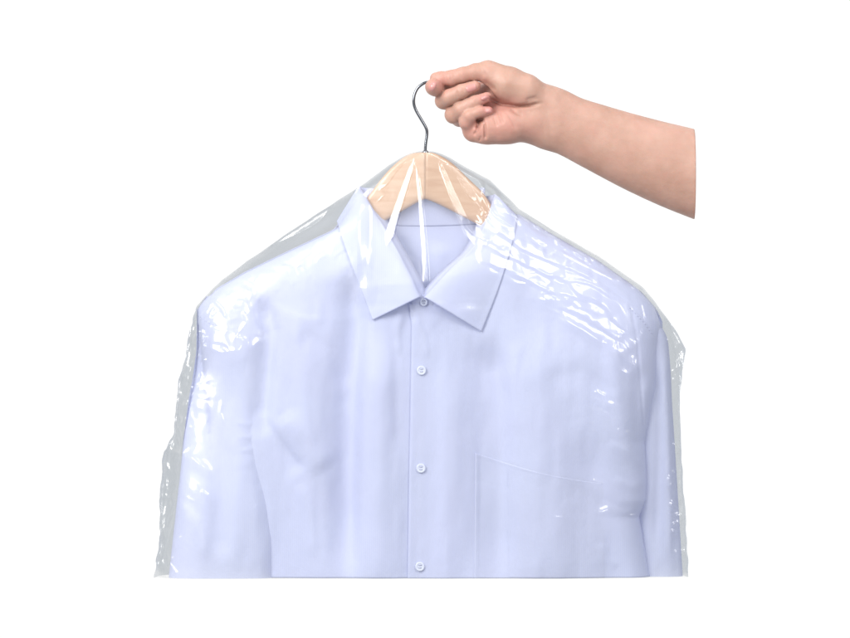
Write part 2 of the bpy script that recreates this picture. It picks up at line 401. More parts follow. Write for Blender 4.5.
# pocket ---------------------------------------------------------
us = np.linspace(0, 1, 80); vs = np.linspace(0, 1, 90)[:, None]
ptx = 475 + us * 126; pty = 452 + us * 30 + 4 * np.sin(us * 3)
X = ptx[None, :] + vs * (-1.5 + 4 * us[None, :]); Y = pty[None, :] * (1 - vs) + BOT * vs
D = F(X, Y) + .12 + .42 * (1 - us) ** 2 + .4 * np.exp(-(vs * 124 / 3) ** 2) * (1 - .3 * us) + .6 * np.exp(-((X - ptx[None, :]) / 2) ** 2) * (us[None, :] < .03) - .2 * np.exp(-((vs * 124 - 27) / 1.0) ** 2)
mesh_obj('chest_pocket', Wd(X, Y, D), grid_faces(*X.shape), CLOTH, shirt, solid=.5, offset=-1)

# collar ---------------------------------------------------------
def resample(pts, n):
    P = catmull(pts, 12); L = np.r_[0, np.cumsum(np.linalg.norm(np.diff(P, axis=0), axis=1))]
    t = np.linspace(0, L[-1], n); return np.stack([np.interp(t, L, P[:, k]) for k in range(P.shape[1])], 1)

def leaf(fold, outer, sgn, seed):
    n = 90; A = resample(fold, n); B = resample(outer, n)      # (x, y, d or lift)
    rows = []
    for v in [-.30, -.22, -.15, -.09, -.045, 0, .02, .045, .08, .12] + list(np.linspace(.17, 1, 40)):
        if v < 0:
            q = -v / .30
            x = A[:, 0] - sgn * (0.5 - 10 * q * q); y = A[:, 1] + 2 * q; d = A[:, 2] - 3 - 16 * q
        else:
            x = A[:, 0] * (1 - v) + B[:, 0] * v; y = A[:, 1] * (1 - v) + B[:, 1] * v
            base = A[:, 2] * (1 - v) + (F(B[:, 0], B[:, 1]) + B[:, 2]) * v
            x = x + sgn * .8 * math.exp(-v * 40)
            d = base + 4.2 * math.sin(math.pi * v ** .7) - 3.0 * math.exp(-(v / .03))
            d = np.maximum(d, F(x, y) + (1.8 if sgn > 0 else .9)) + .35 * noise(x / 15, y / 15, seed) * math.sin(math.pi * v)
            if v > .9: d = d + .5 * (v - .9) / .1
        # top-stitched rim
        rows.append(np.stack([x, y, d], -1))
    R = np.array(rows); CLOUD.append(R.reshape(-1, 3)); return R
Lf = leaf([(359, 186, 9), (371, 207, 17), (386, 232, 27), (408, 271, 41), (420, 297, 48)],
          [(337, 221, 2.5), (344, 243, 2), (357, 278, 2), (373, 320, 2.2)], 1, 71)
Rf = leaf([(495, 194, 9), (488, 218, 18), (474, 247, 29), (451, 269, 41), (425, 297.5, 48.5)],
          [(517, 216, 1.2), (512, 242, .9), (498, 288, .9), (481, 331.5, 1.6)], -1, 72)
allv = []; allf = []; off = 0
def addg(Pt):
    global off
    g = grid_faces(Pt.shape[0], Pt.shape[1]) + off
    allv.append(Wd(Pt[..., 0], Pt[..., 1], Pt[..., 2]).reshape(-1, 3)); allf.extend(g.tolist()); off += Pt.shape[0] * Pt.shape[1]
addg(Lf); addg(Rf)
# back of the collar: stand seen from inside behind the hanger, and the fall behind it
th = np.linspace(0, 1, 70)[None, :]; vv = np.linspace(0, 1, 26)[:, None]
bx = 361 + th * 124 + 0 * vv; by = 190 + vv * 36 + 0 * th + 8 * (1 - np.sin(np.pi * th)) * (-.3 + vv * 0)
bd = 2 - 10.6 * np.sin(np.pi * np.clip(th, 0.02, .98)) ** .5 + 0 * vv - 2.5 * (vv < .04)
bd = np.maximum(bd, Bk(bx, by) + .45); bd = bd * (1 - vv ** 3) + (Bk(bx, by) + .1) * vv ** 3
addg(np.stack([bx, by, bd], -1))
by2 = 190 + vv * 44 + 8 * (1 - np.sin(np.pi * th)) * (-.3)
addg(np.stack([bx - 8 * (th - .5) * vv * 0 + 0, by2, bd - 7 - 5 * vv], -1))
collar = mesh_obj('collar', np.concatenate(allv), allf, CLOTH, shirt, solid=.7, offset=0)
# short front of the collar stand with its half hidden button
sx = np.linspace(412, 433, 40)[None, :]; sv = np.linspace(0, 1, 18)[:, None]
syt = 295 + .010 * (sx - 421) ** 2; Y = syt + sv * 9 + 0 * sx; X = sx + 0 * Y
mesh_obj('collar_stand', Wd(X, Y, F(X, Y) + .5 + .6 * (1 - sv)), grid_faces(*X.shape), CLOTH, shirt, solid=1.0, offset=-1)

# stitching along the collar rims, placket and pocket (tiny dashes)
def stitches(path, lift, dfun, name, parent, step=3.2, r=.22):
    P = resample([(a, b, 0) for a, b in path], max(6, int(sum(math.dist(path[i], path[i + 1]) for i in range(len(path) - 1)) / step)))
    V = []; Fc = []; o = 0
    for k in range(0, len(P) - 1):
        a = P[k]; b = P[k] + (P[k + 1] - P[k]) * .6
        q = []
        for t in (0, .5, 1):
            c = a + (b - a) * t; q.append(Wd(c[0], c[1], float(dfun(c[0], c[1])) + lift * (1 if t == .5 else .2)))
        v, f = tube(q, r / 1000, 5); V.append(v); Fc += [tuple(i + o for i in ff) for ff in f]; o += len(v)
    return mesh_obj(name, np.concatenate(V), Fc, THREAD, parent)
stitches([(628, 307), (644, 324), (652, 335)], .5, dR, 'stitching', shirt)
stitches([(199, 316), (210, 323), (224, 327)], 1.6, F, 'stitching', shirt)

# buttons --------------------------------------------------------
def button_mesh(x, y, d, r=5.6, tilt=0.0):
    V = []; Fc = []; prof = [(0.0, .9), (.25, .9), (.5, .95), (.62, 1.15), (.82, 1.4), (.95, 1.2), (1.0, .7), (.96, .1), (.8, -.6)]
    n = 28
    for k, (q, h) in enumerate(prof):
        for j in range(n):
            a = 2 * math.pi * j / n; V.append((x + r * q * math.cos(a), y + r * q * math.sin(a), d + h))
    for k in range(len(prof) - 1):
        for j in range(n): Fc.append((k * n + j, (k + 1) * n + j, (k + 1) * n + (j + 1) % n, k * n + (j + 1) % n))
    return np.array(V), Fc
HOLE = mat_simple('button_hole', (0.45, 0.48, 0.63), .6)
for (x, y) in ((423.8, 302.3), (421.5, 370), (421, 467), (420, 564.5)):
    d = float(F(x, y)) + (1.3 if y < 310 else 1.1)
    V, Fc = button_mesh(x, y, d, 4.7 if y > 310 else 3.9)
    b = mesh_obj('button', Wd(V[:, 0], V[:, 1], V[:, 2]), Fc, BUTTON, shirt)
    hv = []; hf = []; o = 0
    for sx_, sy_ in ((-1, -1), (1, -1), (-1, 1), (1, 1)):
        a = np.linspace(0, 2 * np.pi, 10, endpoint=False)
        hv.append(Wd(x + 1.35 * sx_ + .62 * np.cos(a), y + 1.35 * sy_ + .62 * np.sin(a), d + 1.0 + 0 * a)); hf.append(tuple(range(o, o + 10))[::-1]); o += 10
    for s_ in (-1, 1):
        v, f = tube([Wd(x - 1.4, y + 1.35 * s_, d + 1.0), Wd(x, y + 1.35 * s_, d + 1.5), Wd(x + 1.4, y + 1.35 * s_, d + 1.0)], .0003, 6)
        hv.append(v); hf += [tuple(i + o for i in ff) for ff in f]; o += len(v)
    mesh_obj('button_holes', np.concatenate(hv), hf, HOLE, b)

# ---------------------------------------------------------------- hanger
hanger = empty('clothes_hanger', 425, 152)
tag(hanger, 'light wooden clothes hanger with a bare steel hook carrying the shirt', 'clothes hanger')
def slab(name, topc, botc, mat, thick):
    """arm between an upper and a lower border curve, rounded section"""
    n = 90; A = resample([(a, b, 0) for a, b in topc], n); B = resample([(a, b, 0) for a, b in botc], n)
    m = 28; V = []
    for k in range(n):
        c = (A[k] + B[k]) / 2; h = (A[k] - B[k]) / 2
        t = thick * (1 + .15 * math.sin(k / n * 3)); 
        for j in range(m):
            a = 2 * math.pi * j / m; ca, sa = math.cos(a), math.sin(a)
            e = .42                                               # super-ellipse: flat faces and rounded edges
            cc = math.copysign(abs(ca) ** e, ca); sv_ = math.copysign(abs(sa) ** e, sa)
            p = c + h * cc; V.append((p[0], p[1], t * sv_))
    V = np.array(V); Fc = []
    for k in range(n - 1):
        for j in range(m): Fc.append((k * m + j, k * m + (j + 1) % m, (k + 1) * m + (j + 1) % m, (k + 1) * m + j))
    Fc.append(tuple(range(m))[::-1]); Fc.append(tuple((n - 1) * m + j for j in range(m)))
    CLOUD.append(V[V[:, 2] > 0])
    return mesh_obj(name, Wd(V[:, 0], V[:, 1], V[:, 2]), Fc, mat, hanger)
slab('arm', [(425.5, 152.3), (414, 152.8), (402.5, 158), (387, 172), (369, 195), (345, 227), (300, 257), (250, 285), (236, 300)],
     [(425.5, 199), (420, 201), (411, 206), (398, 213.5), (384, 222), (350, 248), (305, 276), (258, 300), (240, 306)], WOOD_L, 7)
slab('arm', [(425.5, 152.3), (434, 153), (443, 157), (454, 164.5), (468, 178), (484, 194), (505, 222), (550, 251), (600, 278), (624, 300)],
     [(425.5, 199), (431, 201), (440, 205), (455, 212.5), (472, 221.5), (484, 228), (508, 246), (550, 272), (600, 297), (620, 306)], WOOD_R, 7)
hp = catmull([(425.3, 158, 0), (425.3, 151, 0), (425.7, 144, 0), (427, 133, 0), (425.6, 127, 0), (421, 119, 0), (415.9, 110, 0), (413.8, 103, 0), (414.3, 95.5, 0), (417, 89, 0), (421, 85, 0), (426, 82.4, 0), (432, 82.5, 0), (438, 84, 0), (442, 88, 0)], 10)
V, Fc = tube(Wd(hp[:, 0], hp[:, 1], hp[:, 2]), .00148, 16)
mesh_obj('hook', V, Fc, CHROME, hanger)
V, Fc = tube(Wd(np.array([425.4] * 6), np.array([155, 152.4, 151.4, 150.6, 150.3, 150.2]), np.zeros(6)), np.array([3.2, 3.2, 3.0, 2.4, 1.8, 1.2]) / 1000, 20)
mesh_obj('ferrule', V, Fc, CHROME, hanger)

# ---------------------------------------------------------------- forearm and hand (one distance field, one mesh)
def build_hand():
    h = 0.85
    xs = np.arange(420, 700, h, dtype=np.float32); ys = np.arange(54, 224, h, dtype=np.float32); ds = np.arange(-46, 44, h, dtype=np.float32)
    G = np.full((len(xs), len(ys), len(ds)), 50.0, np.float32)
    def box(lo, hi):
        s = []
        for arr, a, b in zip((xs, ys, ds), lo, hi):
            i0 = max(0, int(np.searchsorted(arr, a))); i1 = min(len(arr), int(np.searchsorted(arr, b)) + 1); s.append(slice(i0, i1))
        return tuple(s)
    def cone(sl, a, b, zs=1.0):
        """tapered capsule; a,b = (x,y,d,r); zs squeezes depth"""
        x = xs[sl[0]][:, None, None]; y = ys[sl[1]][None, :, None]; z = ds[sl[2]][None, None, :] / zs
        ax, ay, az, ra = a; bx, by, bz, rb = b; az /= zs; bz /= zs
        vx, vy, vz = bx - ax, by - ay, bz - az; L2 = vx * vx + vy * vy + vz * vz + 1e-6
        t = np.clip(((x - ax) * vx + (y - ay) * vy + (z - az) * vz) / L2, 0, 1)
        return (np.sqrt((x - ax - t * vx) ** 2 + (y - ay - t * vy) ** 2 + (z - az - t * vz) ** 2) - (ra + (rb - ra) * t)) * min(1, zs ** .5)
    def smin(a, b, k):
        hh = np.clip(.5 + .5 * (b - a) / k, 0, 1); return b + (a - b) * hh - k * hh * (1 - hh)
    def add(pts, k_in, k_out, zs=1.0):
        P = np.array(pts, float); pad = P[:, 3].max() + 10
        sl = box(P[:, :3].min(0) - pad, P[:, :3].max(0) + pad)
        acc = None
        for i in range(len(pts) - 1):
            c = cone(sl, pts[i], pts[i + 1], zs)
            acc = c if acc is None else smin(acc, c, k_in)
        G[sl] = smin(G[sl], acc, k_out) if k_out > 0 else np.minimum(G[sl], acc)
    # forearm and wrist (flattened front to back)
    add([tuple(q) for q in catmull([(545, 117, -2, 28.3), (570, 126, -2, 28.5), (600, 138.5, -2, 31.8), (640, 154.5, -2, 36.5), (680, 168.5, -2, 40.5), (720, 181, -2, 43.5)], 6)], 3, 0.1, .72)
    # palm body: heel, hypothenar, back of hand
    add([(548, 116, -2, 26), (522, 108, -6, 25), (500, 100, -10, 22)], 8, 12, .62)
    add([(530, 122, 2, 17), (508, 126, 5, 17.5), (488, 128, 5, 15), (480, 128, 2, 13)], 5, 8, .95)     # hypothenar
    add([(548, 104, 2, 16), (525, 92, 8, 16.5), (508, 84, 9, 16), (494, 76.5, 8, 12.5)], 6, 5, .9)        # thenar
    add([(500, 96, -20, 16), (478, 100, -22, 14), (474, 122, -16, 12)], 5, 8, 1)                         # knuckle side, behind
    # thumb
    add([(496, 76, 7, 12), (487.5, 72, 7, 10.8), (476, 72.3, 7, 8.2), (462, 75.5, 7, 7.4), (452, 78, 6, 7.6), (441, 78.5, 4, 6.8), (435.5, 78.3, 3, 5.9)], 3, 3, .95)
    # fingers: hidden first phalanx behind, then curling round to the front
    fing = [
        ([(480, 90, -24, 9.5), (455, 88, -22, 8.8), (441, 88, -8, 7.8), (435.5, 88, 3, 8.4), (433.5, 87.3, 10, 8.3), (432.6, 87, 14, 6.6)], 'index'),
        ([(480, 102, -24, 9.5), (452, 102, -16, 9), (443.5, 100.5, -3, 8.4), (449, 97.5, 7, 8.0), (462, 91.8, 12, 7.1), (474.5, 87, 13, 5.8)], 'middle'),
        ([(482, 116, -22, 9.5), (460, 117, -14, 9), (453.5, 114.5, 0, 8.8), (461, 109.5, 9, 7.8), (475, 102.5, 14, 6.7), (486.5, 97.6, 14.5, 5.2)], 'ring'),
        ([(482, 134, -8, 9), (472, 131, 0, 8.6), (466.5, 122, 10, 7.6), (470, 116.5, 15, 6.8), (479, 112.8, 17, 6.0), (488.5, 111.5, 16, 4.3)], 'little'),
    ]
    for pts, nm in fing:
        P = np.array(pts); pad = 18; sl = box(P[:, :3].min(0) - pad, P[:, :3].max(0) + pad); acc = None
        for i in range(len(pts) - 1):
            c = cone(sl, pts[i], pts[i + 1]); acc = c if acc is None else smin(acc, c, 2.2)
        G[sl] = smin(G[sl], acc, .9)
    add([(474, 132, 2, 10), (484, 131, 5, 11), (498, 130, 5, 13)], 3, 4, 1)                              # fold of the palm below the little finger
    # creases on the side facing the camera
    X2 = xs[:, None]; Y2 = ys[None, :]
    g = 0
    for pts, wd, a in [
        ([(486, 92), (490, 99), (500, 104), (515, 106.5), (530, 106), (546, 103)], 1.5, 2.6), ([(524, 101), (538, 97)], 1.2, .7), ([(522, 105), (534, 100), (540, 99)], .9, .5),
        ([(497, 110), (500, 118), (503, 126)], 1.4, .9), ([(509, 108), (516, 114), (524, 117)], 1.6, .7), ([(505, 112), (512, 122), (517, 132)], 1.5, .7),
        ([(493, 116), (497, 128)], 1.2, .8), ([(484, 120), (485, 133), (485, 141)], 1.2, 1.6), ([(478, 123), (477, 131), (473, 137)], 1.2, 1.3), ([(481, 136), (479, 142)], 1.0, .7), ([(475, 122), (479, 121.5), (485, 119.5)], 2.2, 3.2), ([(480, 122), (476, 130)], 2.0, 1.6),
        ([(545, 92), (546, 108), (549, 130), (552, 146)], 2.5, .25), ([(539, 108), (543, 122), (544, 138)], 2.2, .2),
        ([(483, 79), (490, 86), (497, 92)], 2.2, 1.0), ([(453, 72), (455, 80)], 1.0, .35), ([(450, 72), (451.5, 82)], .9, .3), ([(480, 66), (486, 78)], 1.8, .4),
        ([(456, 90), (458, 99)], .9, .45), ([(462, 88), (463, 96)], .8, .3), ([(444, 71), (446, 82)], .9, .35), ([(459, 71), (462, 81)], .9, .3), ([(470, 113), (474, 120)], .8, .35), ([(500, 72), (512, 79), (524, 86)], 2.5, .3), ([(466, 103), (468, 110)], .8, .3)]:
        g = g + stroke(X2, Y2, pts, wd, a * 1.7, .3)
    g = g + (.35 - .3 * ss(540, 560, X2)) * noise(X2 / 16, Y2 / 16, 5) + .10 * noise(X2 / 5, Y2 / 5, 6) - stroke(X2, Y2, [(553, 108), (600, 122), (660, 138)], 4, .55, .3)
    G += np.asarray(g, np.float32)[:, :, None] * np.clip((ds + 6) / 8, 0, 1)[None, None, :].astype(np.float32)
    # the photo ends here: flat cut of the arm
    G[:] = np.maximum(G, (xs[:, None, None] - 694.6))
    # surface nets
    ins = G < 0
    c = np.zeros((len(xs) - 1, len(ys) - 1, len(ds) - 1), np.int8)
    for i in (0, 1):
        for j in (0, 1):
            for k in (0, 1): c += ins[i:i + c.shape[0], j:j + c.shape[1], k:k + c.shape[2]]
    cells = np.argwhere((c > 0) & (c < 8)); idx = np.full(c.shape, -1, np.int64); idx[tuple(cells.T)] = np.arange(len(cells))
    acc = np.zeros((len(cells), 3)); cnt = np.zeros(len(cells))
    cor = [(i, j, k) for i in (0, 1) for j in (0, 1) for k in (0, 1)]
    for a in cor:
        for b in cor:
            if sum(abs(p - q) for p, q in zip(a, b)) == 1 and a < b:
                va = G[cells[:, 0] + a[0], cells[:, 1] + a[1], cells[:, 2] + a[2]]; vb = G[cells[:, 0] + b[0], cells[:, 1] + b[1], cells[:, 2] + b[2]]
                m = (va < 0) != (vb < 0); t = np.where(m, va / (va - vb + 1e-12), 0)
                for q in range(3): acc[:, q] += np.where(m, a[q] + t * (b[q] - a[q]), 0)
                cnt += m
    P = cells + acc / cnt[:, None]
    V = np.stack([xs[0] + P[:, 0] * h, ys[0] + P[:, 1] * h, ds[0] + P[:, 2] * h], 1)
    quads = []
    for ax in range(3):
        s0 = [slice(None)] * 3; s1 = [slice(None)] * 3; s0[ax] = slice(0, -1); s1[ax] = slice(1, None)
        A = ins[tuple(s0)]; B = ins[tuple(s1)]; e = np.argwhere(A != B)
        o1, o2 = [q for q in range(3) if q != ax]
        e = e[(e[:, o1] > 0) & (e[:, o2] > 0) & (e[:, o1] < G.shape[o1] - 1) & (e[:, o2] < G.shape[o2] - 1)]
        def at_(d1, d2):
            q = e.copy(); q[:, o1] += d1; q[:, o2] += d2; return idx[q[:, 0], q[:, 1], q[:, 2]]
        Q = np.stack([at_(-1, -1), at_(0, -1), at_(0, 0), at_(-1, 0)], 1)
        flip = A[tuple(e.T)]; flip = ~flip if ax == 1 else flip
        Q[flip] = Q[flip][:, ::-1]; quads.append(Q)
    quads = np.concatenate(quads); quads = quads[(quads >= 0).all(1)]
    # light relaxation removes the voxel steps
    for it in range(3):
        S = np.zeros_like(V); n = np.zeros(len(V))
        for a, b in ((0, 1), (1, 2), (2, 3), (3, 0)):
            for q in range(3): S[:, q] += np.bincount(quads[:, a], V[quads[:, b], q], len(V)) + np.bincount(quads[:, b], V[quads[:, a], q], len(V))
            n += np.bincount(quads[:, a], minlength=len(V)) + np.bincount(quads[:, b], minlength=len(V))
        V = V * .5 + .5 * S / np.maximum(n, 1)[:, None]
    # front depth map for the nails
    dm = np.where(ins.any(2), ds[len(ds) - 1 - np.argmax(ins[:, :, ::-1], axis=2)], -50.0)
    return V, quads, (xs, ys, dm, G, ds)
HV, HQ, (hxs, hys, hdm, HG, hds) = build_hand()
person = mesh_obj('person', Wd(HV[:, 0], HV[:, 1], HV[:, 2]), HQ[:, ::-1], SKIN)
tag(person, 'bare forearm and hand reaching in from the right, pinching the steel hanger hook', 'person')
fl = np.zeros(len(HV))
for cx, cy, rx, ry, a in [(440, 84, 14, 10, .55), (472, 88, 10, 7, .35), (486, 98, 9, 7, .4), (487, 111, 8, 6, .5), (505, 128, 34, 16, .38), (500, 104, 22, 9, .5), (470, 130, 14, 14, .3), (460, 76, 22, 7, .2), (484, 84, 9, 9, .4), (515, 84, 20, 12, -.28), (620, 150, 90, 40, .02), (450, 110, 12, 10, .12)]:
    fl += a * np.exp(-((HV[:, 0] - cx) / rx) ** 2 - ((HV[:, 1] - cy) / ry) ** 2)
fl += .08 * noise(HV[:, 0] / 7, HV[:, 1] / 7, 8)
at = person.data.attributes.new('flush', 'FLOAT', 'POINT'); at.data.foreach_set('value', np.clip(fl, 0, 1).astype(np.float32))

def hand_front(x, y):
    i = np.clip((x - hxs[0]) / (hxs[1] - hxs[0]), 0, len(hxs) - 1).astype(int); j = np.clip((y - hys[0]) / (hys[1] - hys[0]), 0, len(hys) - 1).astype(int)
    return hdm[i, j]
def nail(cx, cy, ang, L, Wn, bulge=.9, tiltd=0.0):
    """domed plate following the fingertip"""
    n = 15; V = []; 
    ca, sa = math.cos(ang), math.sin(ang)
    uu = np.linspace(-1, 1, n); g1, g2 = np.meshgrid(uu, uu, indexing='ij')
    # squircle outline
    gx = g1 * np.sqrt(1 - .28 * g2 ** 2); gy = g2 * np.sqrt(1 - .28 * g1 ** 2)
    x = cx + (gx * L / 2) * ca - (gy * Wn / 2) * sa; y = cy + (gx * L / 2) * sa + (gy * Wn / 2) * ca
    # least squares quadratic through the skin beneath, so that the plate stays smooth
    q = np.stack([np.ones(n * n), gx.ravel(), gy.ravel(), gx.ravel() ** 2, gy.ravel() ** 2], 1)
    z = hand_front(x, y).ravel(); ok = z > -40; co = np.linalg.lstsq(q[ok], z[ok], rcond=None)[0]
    zz = (q @ co).reshape(n, n)
    rim = np.maximum(np.abs(g1), np.abs(g2)); zz = zz + .5 + .55 * (1 - rim ** 4) - .9 * (rim > .99)
    return mesh_obj('fingernail', Wd(x, y, zz), grid_faces(n, n), NAIL, person)
nail(470.8, 88.0, math.atan2(-4.8, 12.5), 11.0, 9.4)
nail(484.6, 97.8, math.atan2(-4.5, 11.5), 10, 8.2)
nail(488.2, 111.2, math.atan2(-1, 10), 7, 6.0)
nail(431.8, 86.0, math.radians(115), 12, 9.6)

# ---------------------------------------------------------------- clear bag
BL = [(151.2, 419), (153, 411), (157, 402), (165, 389), (183, 365), (205, 331), (225, 300), (245, 270), (262, 246), (280, 222), (296, 206), (306, 197), (332, 190), (356, 186), (380, 179.5), (436, 174), (451, 165), (465, 163), (488, 161), (538, 161), (577, 155)]
BR = [(151.2, 433), (153, 440), (157, 449), (165, 462), (180, 490), (195, 505), (208, 518), (232, 556), (256, 598), (272, 621), (287, 643), (302, 655), (318, 667), (335, 678), (349, 685), (362, 684), (373, 682), (396, 679), (446, 680.5), (518, 685), (577, 688)]
gx0, gy0, st = 148, 144, 3.0
nx, ny = int((692 - gx0) / st) + 1, int((580 - gy0) / st) + 1
def splat(pts):
    Dm = np.full((ny, nx), -20.0); i = np.clip(np.round((pts[:, 0] - gx0) / st).astype(int), 0, nx - 1); j = np.clip(np.round((pts[:, 1] - gy0) / st).astype(int), 0, ny - 1)
    np.maximum.at(Dm, (j, i), pts[:, 2]); return Dm
def blur(A, n):
    for _ in range(n):
        B = np.pad(A, 1, mode='edge'); A = (B[1:-1, :-2] + B[1:-1, 2:] + B[:-2, 1:-1] + B[2:, 1:-1] + 2 * A) / 6
    return A
def dil(A):
    B = np.pad(A, 1, mode='edge'); return np.max([B[a:a + ny, b:b + nx] for a in range(3) for b in range(3)], 0)
Dm = splat(np.concatenate(CLOUD)); Dmax = dil(Dm)
S1 = dil(dil(dil(Dmax)))
for _ in range(10): S1 = np.maximum(blur(S1, 5), Dmax + .6)
S1 = blur(S1, 2)
S = Dmax
for _ in range(8): S = dil(S)                          # taut film spans the hollows between the highest folds
S = blur(S, 60)
S = S + .5
for _ in range(6): S = np.maximum(blur(S, 4), Dmax + .6)
S = blur(S, 2)
XX, YY = np.meshgrid(gx0 + st * np.arange(nx), gy0 + st * np.arange(ny))
KX = np.where(XX < 424, .12, .03)
TENT = np.minimum(15 + .285 * (YY - 153) - KX * np.abs(XX - 424), 52 - .22 * np.clip(YY - 300, 0, 400) - .1 * np.abs(XX - 424)); TENT = np.where(YY < 420, TENT, -20) - .55 * np.clip(np.abs(XX - 424) - 58, 0, 400)
NM = ss(66, 50, np.abs(XX - 424) + .0 * YY) * ss(312, 296, YY)
S = blur(np.maximum(S, TENT), 2); S1 = blur(np.maximum(S1, TENT), 2)
S = S * (1 - NM) + TENT * NM; S1 = S1 * (1 - NM) + TENT * NM
def samp(A, x, y):
    u_ = np.clip((x - gx0) / st, 0, nx - 1.001); v_ = np.clip((y - gy0) / st, 0, ny - 1.001); i = u_.astype(int); j = v_.astype(int); a = u_ - i; b = v_ - j
    return (A[j, i] * (1 - a) + A[j, i + 1] * a) * (1 - b) + (A[j + 1, i] * (1 - a) + A[j + 1, i + 1] * a) * b

def ridged(x, y, ang, l1, l2, seed):
    ca, sa = math.cos(ang), math.sin(ang)
    p = (x * ca + y * sa) / l1; q = (-x * sa + y * ca) / l2
    p = p + .5 * noise(x / 24, y / 24, seed + 7); q = q + .75 * noise(x / 27, y / 23, seed + 8) + .2 * noise(x / 9, y / 9, seed + 9)
    return .9 * noise(p, q, seed) + .5 * (1 - 2 * np.abs(noise(p * .9, q * 1.2, seed + 1))) + .22 * (1 - 2 * np.abs(noise(p * 2.3, q * 2.3, seed + 2)))
# crumpled zones: cx, cy, rx, ry, angle of the zone and of its wrinkles, amplitude, wrinkle length, wrinkle width
ZONES = [
    (484, 206, 11, 18, -.3, 1.0, 1.2, 10, 5), (386, 196, 8, 10, .3, 2.1, .6, 8, 5), (410, 268, 12, 16, .2, 1.5, .6, 14, 8),
    (200, 420, 12, 80, .1, 1.2, 1.0, 15, 8),
    (228, 322, 34, 26, .5, .5, 1.3, 16, 7), (225, 350, 26, 12, .2, .1, 1.2, 22, 8),
    (545, 272, 80, 34, .62, .5, .7, 26, 8), (588, 308, 44, 20, .35, .3, .4, 22, 7),
    (634, 352, 18, 28, 0, 1.2, 1.4, 14, 6), (650, 322, 20, 16, .6, .9, 1.0, 12, 5),
 (300, 262, 50, 14, -.45, -.2, 1.0, 12, 6), (240, 300, 30, 16, -.6, .4, 1.0, 12, 6),
    (187, 350, 8, 44, .15, 1.4, 1.6, 12, 5), (168, 505, 10, 75, .08, 1.5, 1.8, 22, 6), (182, 420, 9, 40, .2, 1.4, 1.4, 14, 5),
    (682, 372, 9, 40, 0, 1.5, 1.5, 16, 5), (684, 500, 6, 80, 0, 1.55, .9, 26, 5), (560, 236, 70, 6, .55, .55, 1.2, 20, 5),
    (604, 400, 14, 12, .4, .4, .7, 10, 6), (622, 425, 10, 10, -.4, -.6, .7, 10, 5),
]
RIDGES = [
    ([(624, 340), (642, 374)], 10, 3.5),
    ([(205, 345), (250, 352)], 20, 4),
    # tension folds and creases: pts, width, amplitude
    ([(445, 160), (480, 186), (514, 212)], 2.2, 1.4),
    ([(477, 248), (500, 232), (530, 232)], 4, 1.6), ([(420, 300), (424, 285), (420, 262), (402, 250)], 1.6, .8),
    ([(163, 450), (180, 452), (196, 458), (219, 477)], 5, 4.5), ([(170, 462), (182, 478)], 1.4, 1.4), ([(203, 489), (211, 495)], 2.0, 1.6),
    ([(197, 308), (199, 330), (190, 352), (186, 372), (180, 395)], 2.0, 2.2), ([(202, 312), (204, 345), (197, 360)], 1.8, 1.8),
    ([(176, 430), (168, 455), (166, 500), (160, 550)], 2.2, 2.6), ([(176, 520), (168, 545), (160, 572)], 1.8, 2), ([(170, 560), (180, 573)], 1.6, 1.4),
    ([(224, 398), (222, 412), (226, 424)], 1.3, 1.0), ([(205, 345), (222, 352), (246, 350)], 3, 1.8), ([(212, 297), (224, 309), (228, 320)], 1.4, 1.4),
    ([(236, 338), (248, 322), (244, 310)], 1.4, 1.2), ([(256, 507), (260, 503)], .9, .8),
    ([(628, 304), (642, 322)], .8, .5), ([(640, 295), (646, 322), (638, 342)], 1.0, 1.0), ([(666, 330), (672, 350), (684, 374)], 1.8, 2),
    ([(683, 350), (678, 364), (684, 380)], .9, 1.2), ([(672, 352), (676, 378), (678, 400)], 1.8, 1.8), ([(681, 400), (680, 450), (684, 520), (686, 577)], 1.6, 1.6),
    ([(592, 390), (600, 394), (606, 397)], 2.4, 1.8), ([(613, 430), (622, 427), (626, 418)], 1.4, 1.1), ([(596, 512), (606, 509), (618, 518)], 3.2, 2.4),
    ([(552, 515), (562, 516)], .9, .8), ([(627, 515), (637, 513)], .9, .8), ([(590, 478), (602, 483)], 1.4, .9),
    ([(600, 340), (612, 348), (616, 362)], 3, 1.6), ([(536, 300), (556, 299), (572, 304)], 4, 2.4), ([(556, 316), (582, 330), (604, 345)], 4, 2.2),
    ([(520, 212), (534, 228), (556, 238)], 2.0, -2.2), ([(484, 184), (494, 190), (500, 200)], 2.4, -2.2), ([(548, 246), (590, 268), (626, 286)], 1.8, 1.2),
    ([(352, 188), (366, 184), (378, 184)], 1.2, 1.0), ([(378, 184), (384, 196), (376, 204)], 1.0, .9), ([(328, 211), (331, 215)], 1.0, .9),
    ([(430, 162), (437, 166), (446, 163)], 1.2, .8), ([(486, 205), (478, 216), (484, 226)], 1.4, 1.4),
]
SLACK = [(540, 262, 66, 42, .62, 17, 301), (590, 312, 46, 26, .5, 13, 331), (492, 222, 26, 30, .8, 12, 351), (634, 352, 18, 26, 0, 12, 371), (560, 238, 80, 10, .55, 8, 391)]
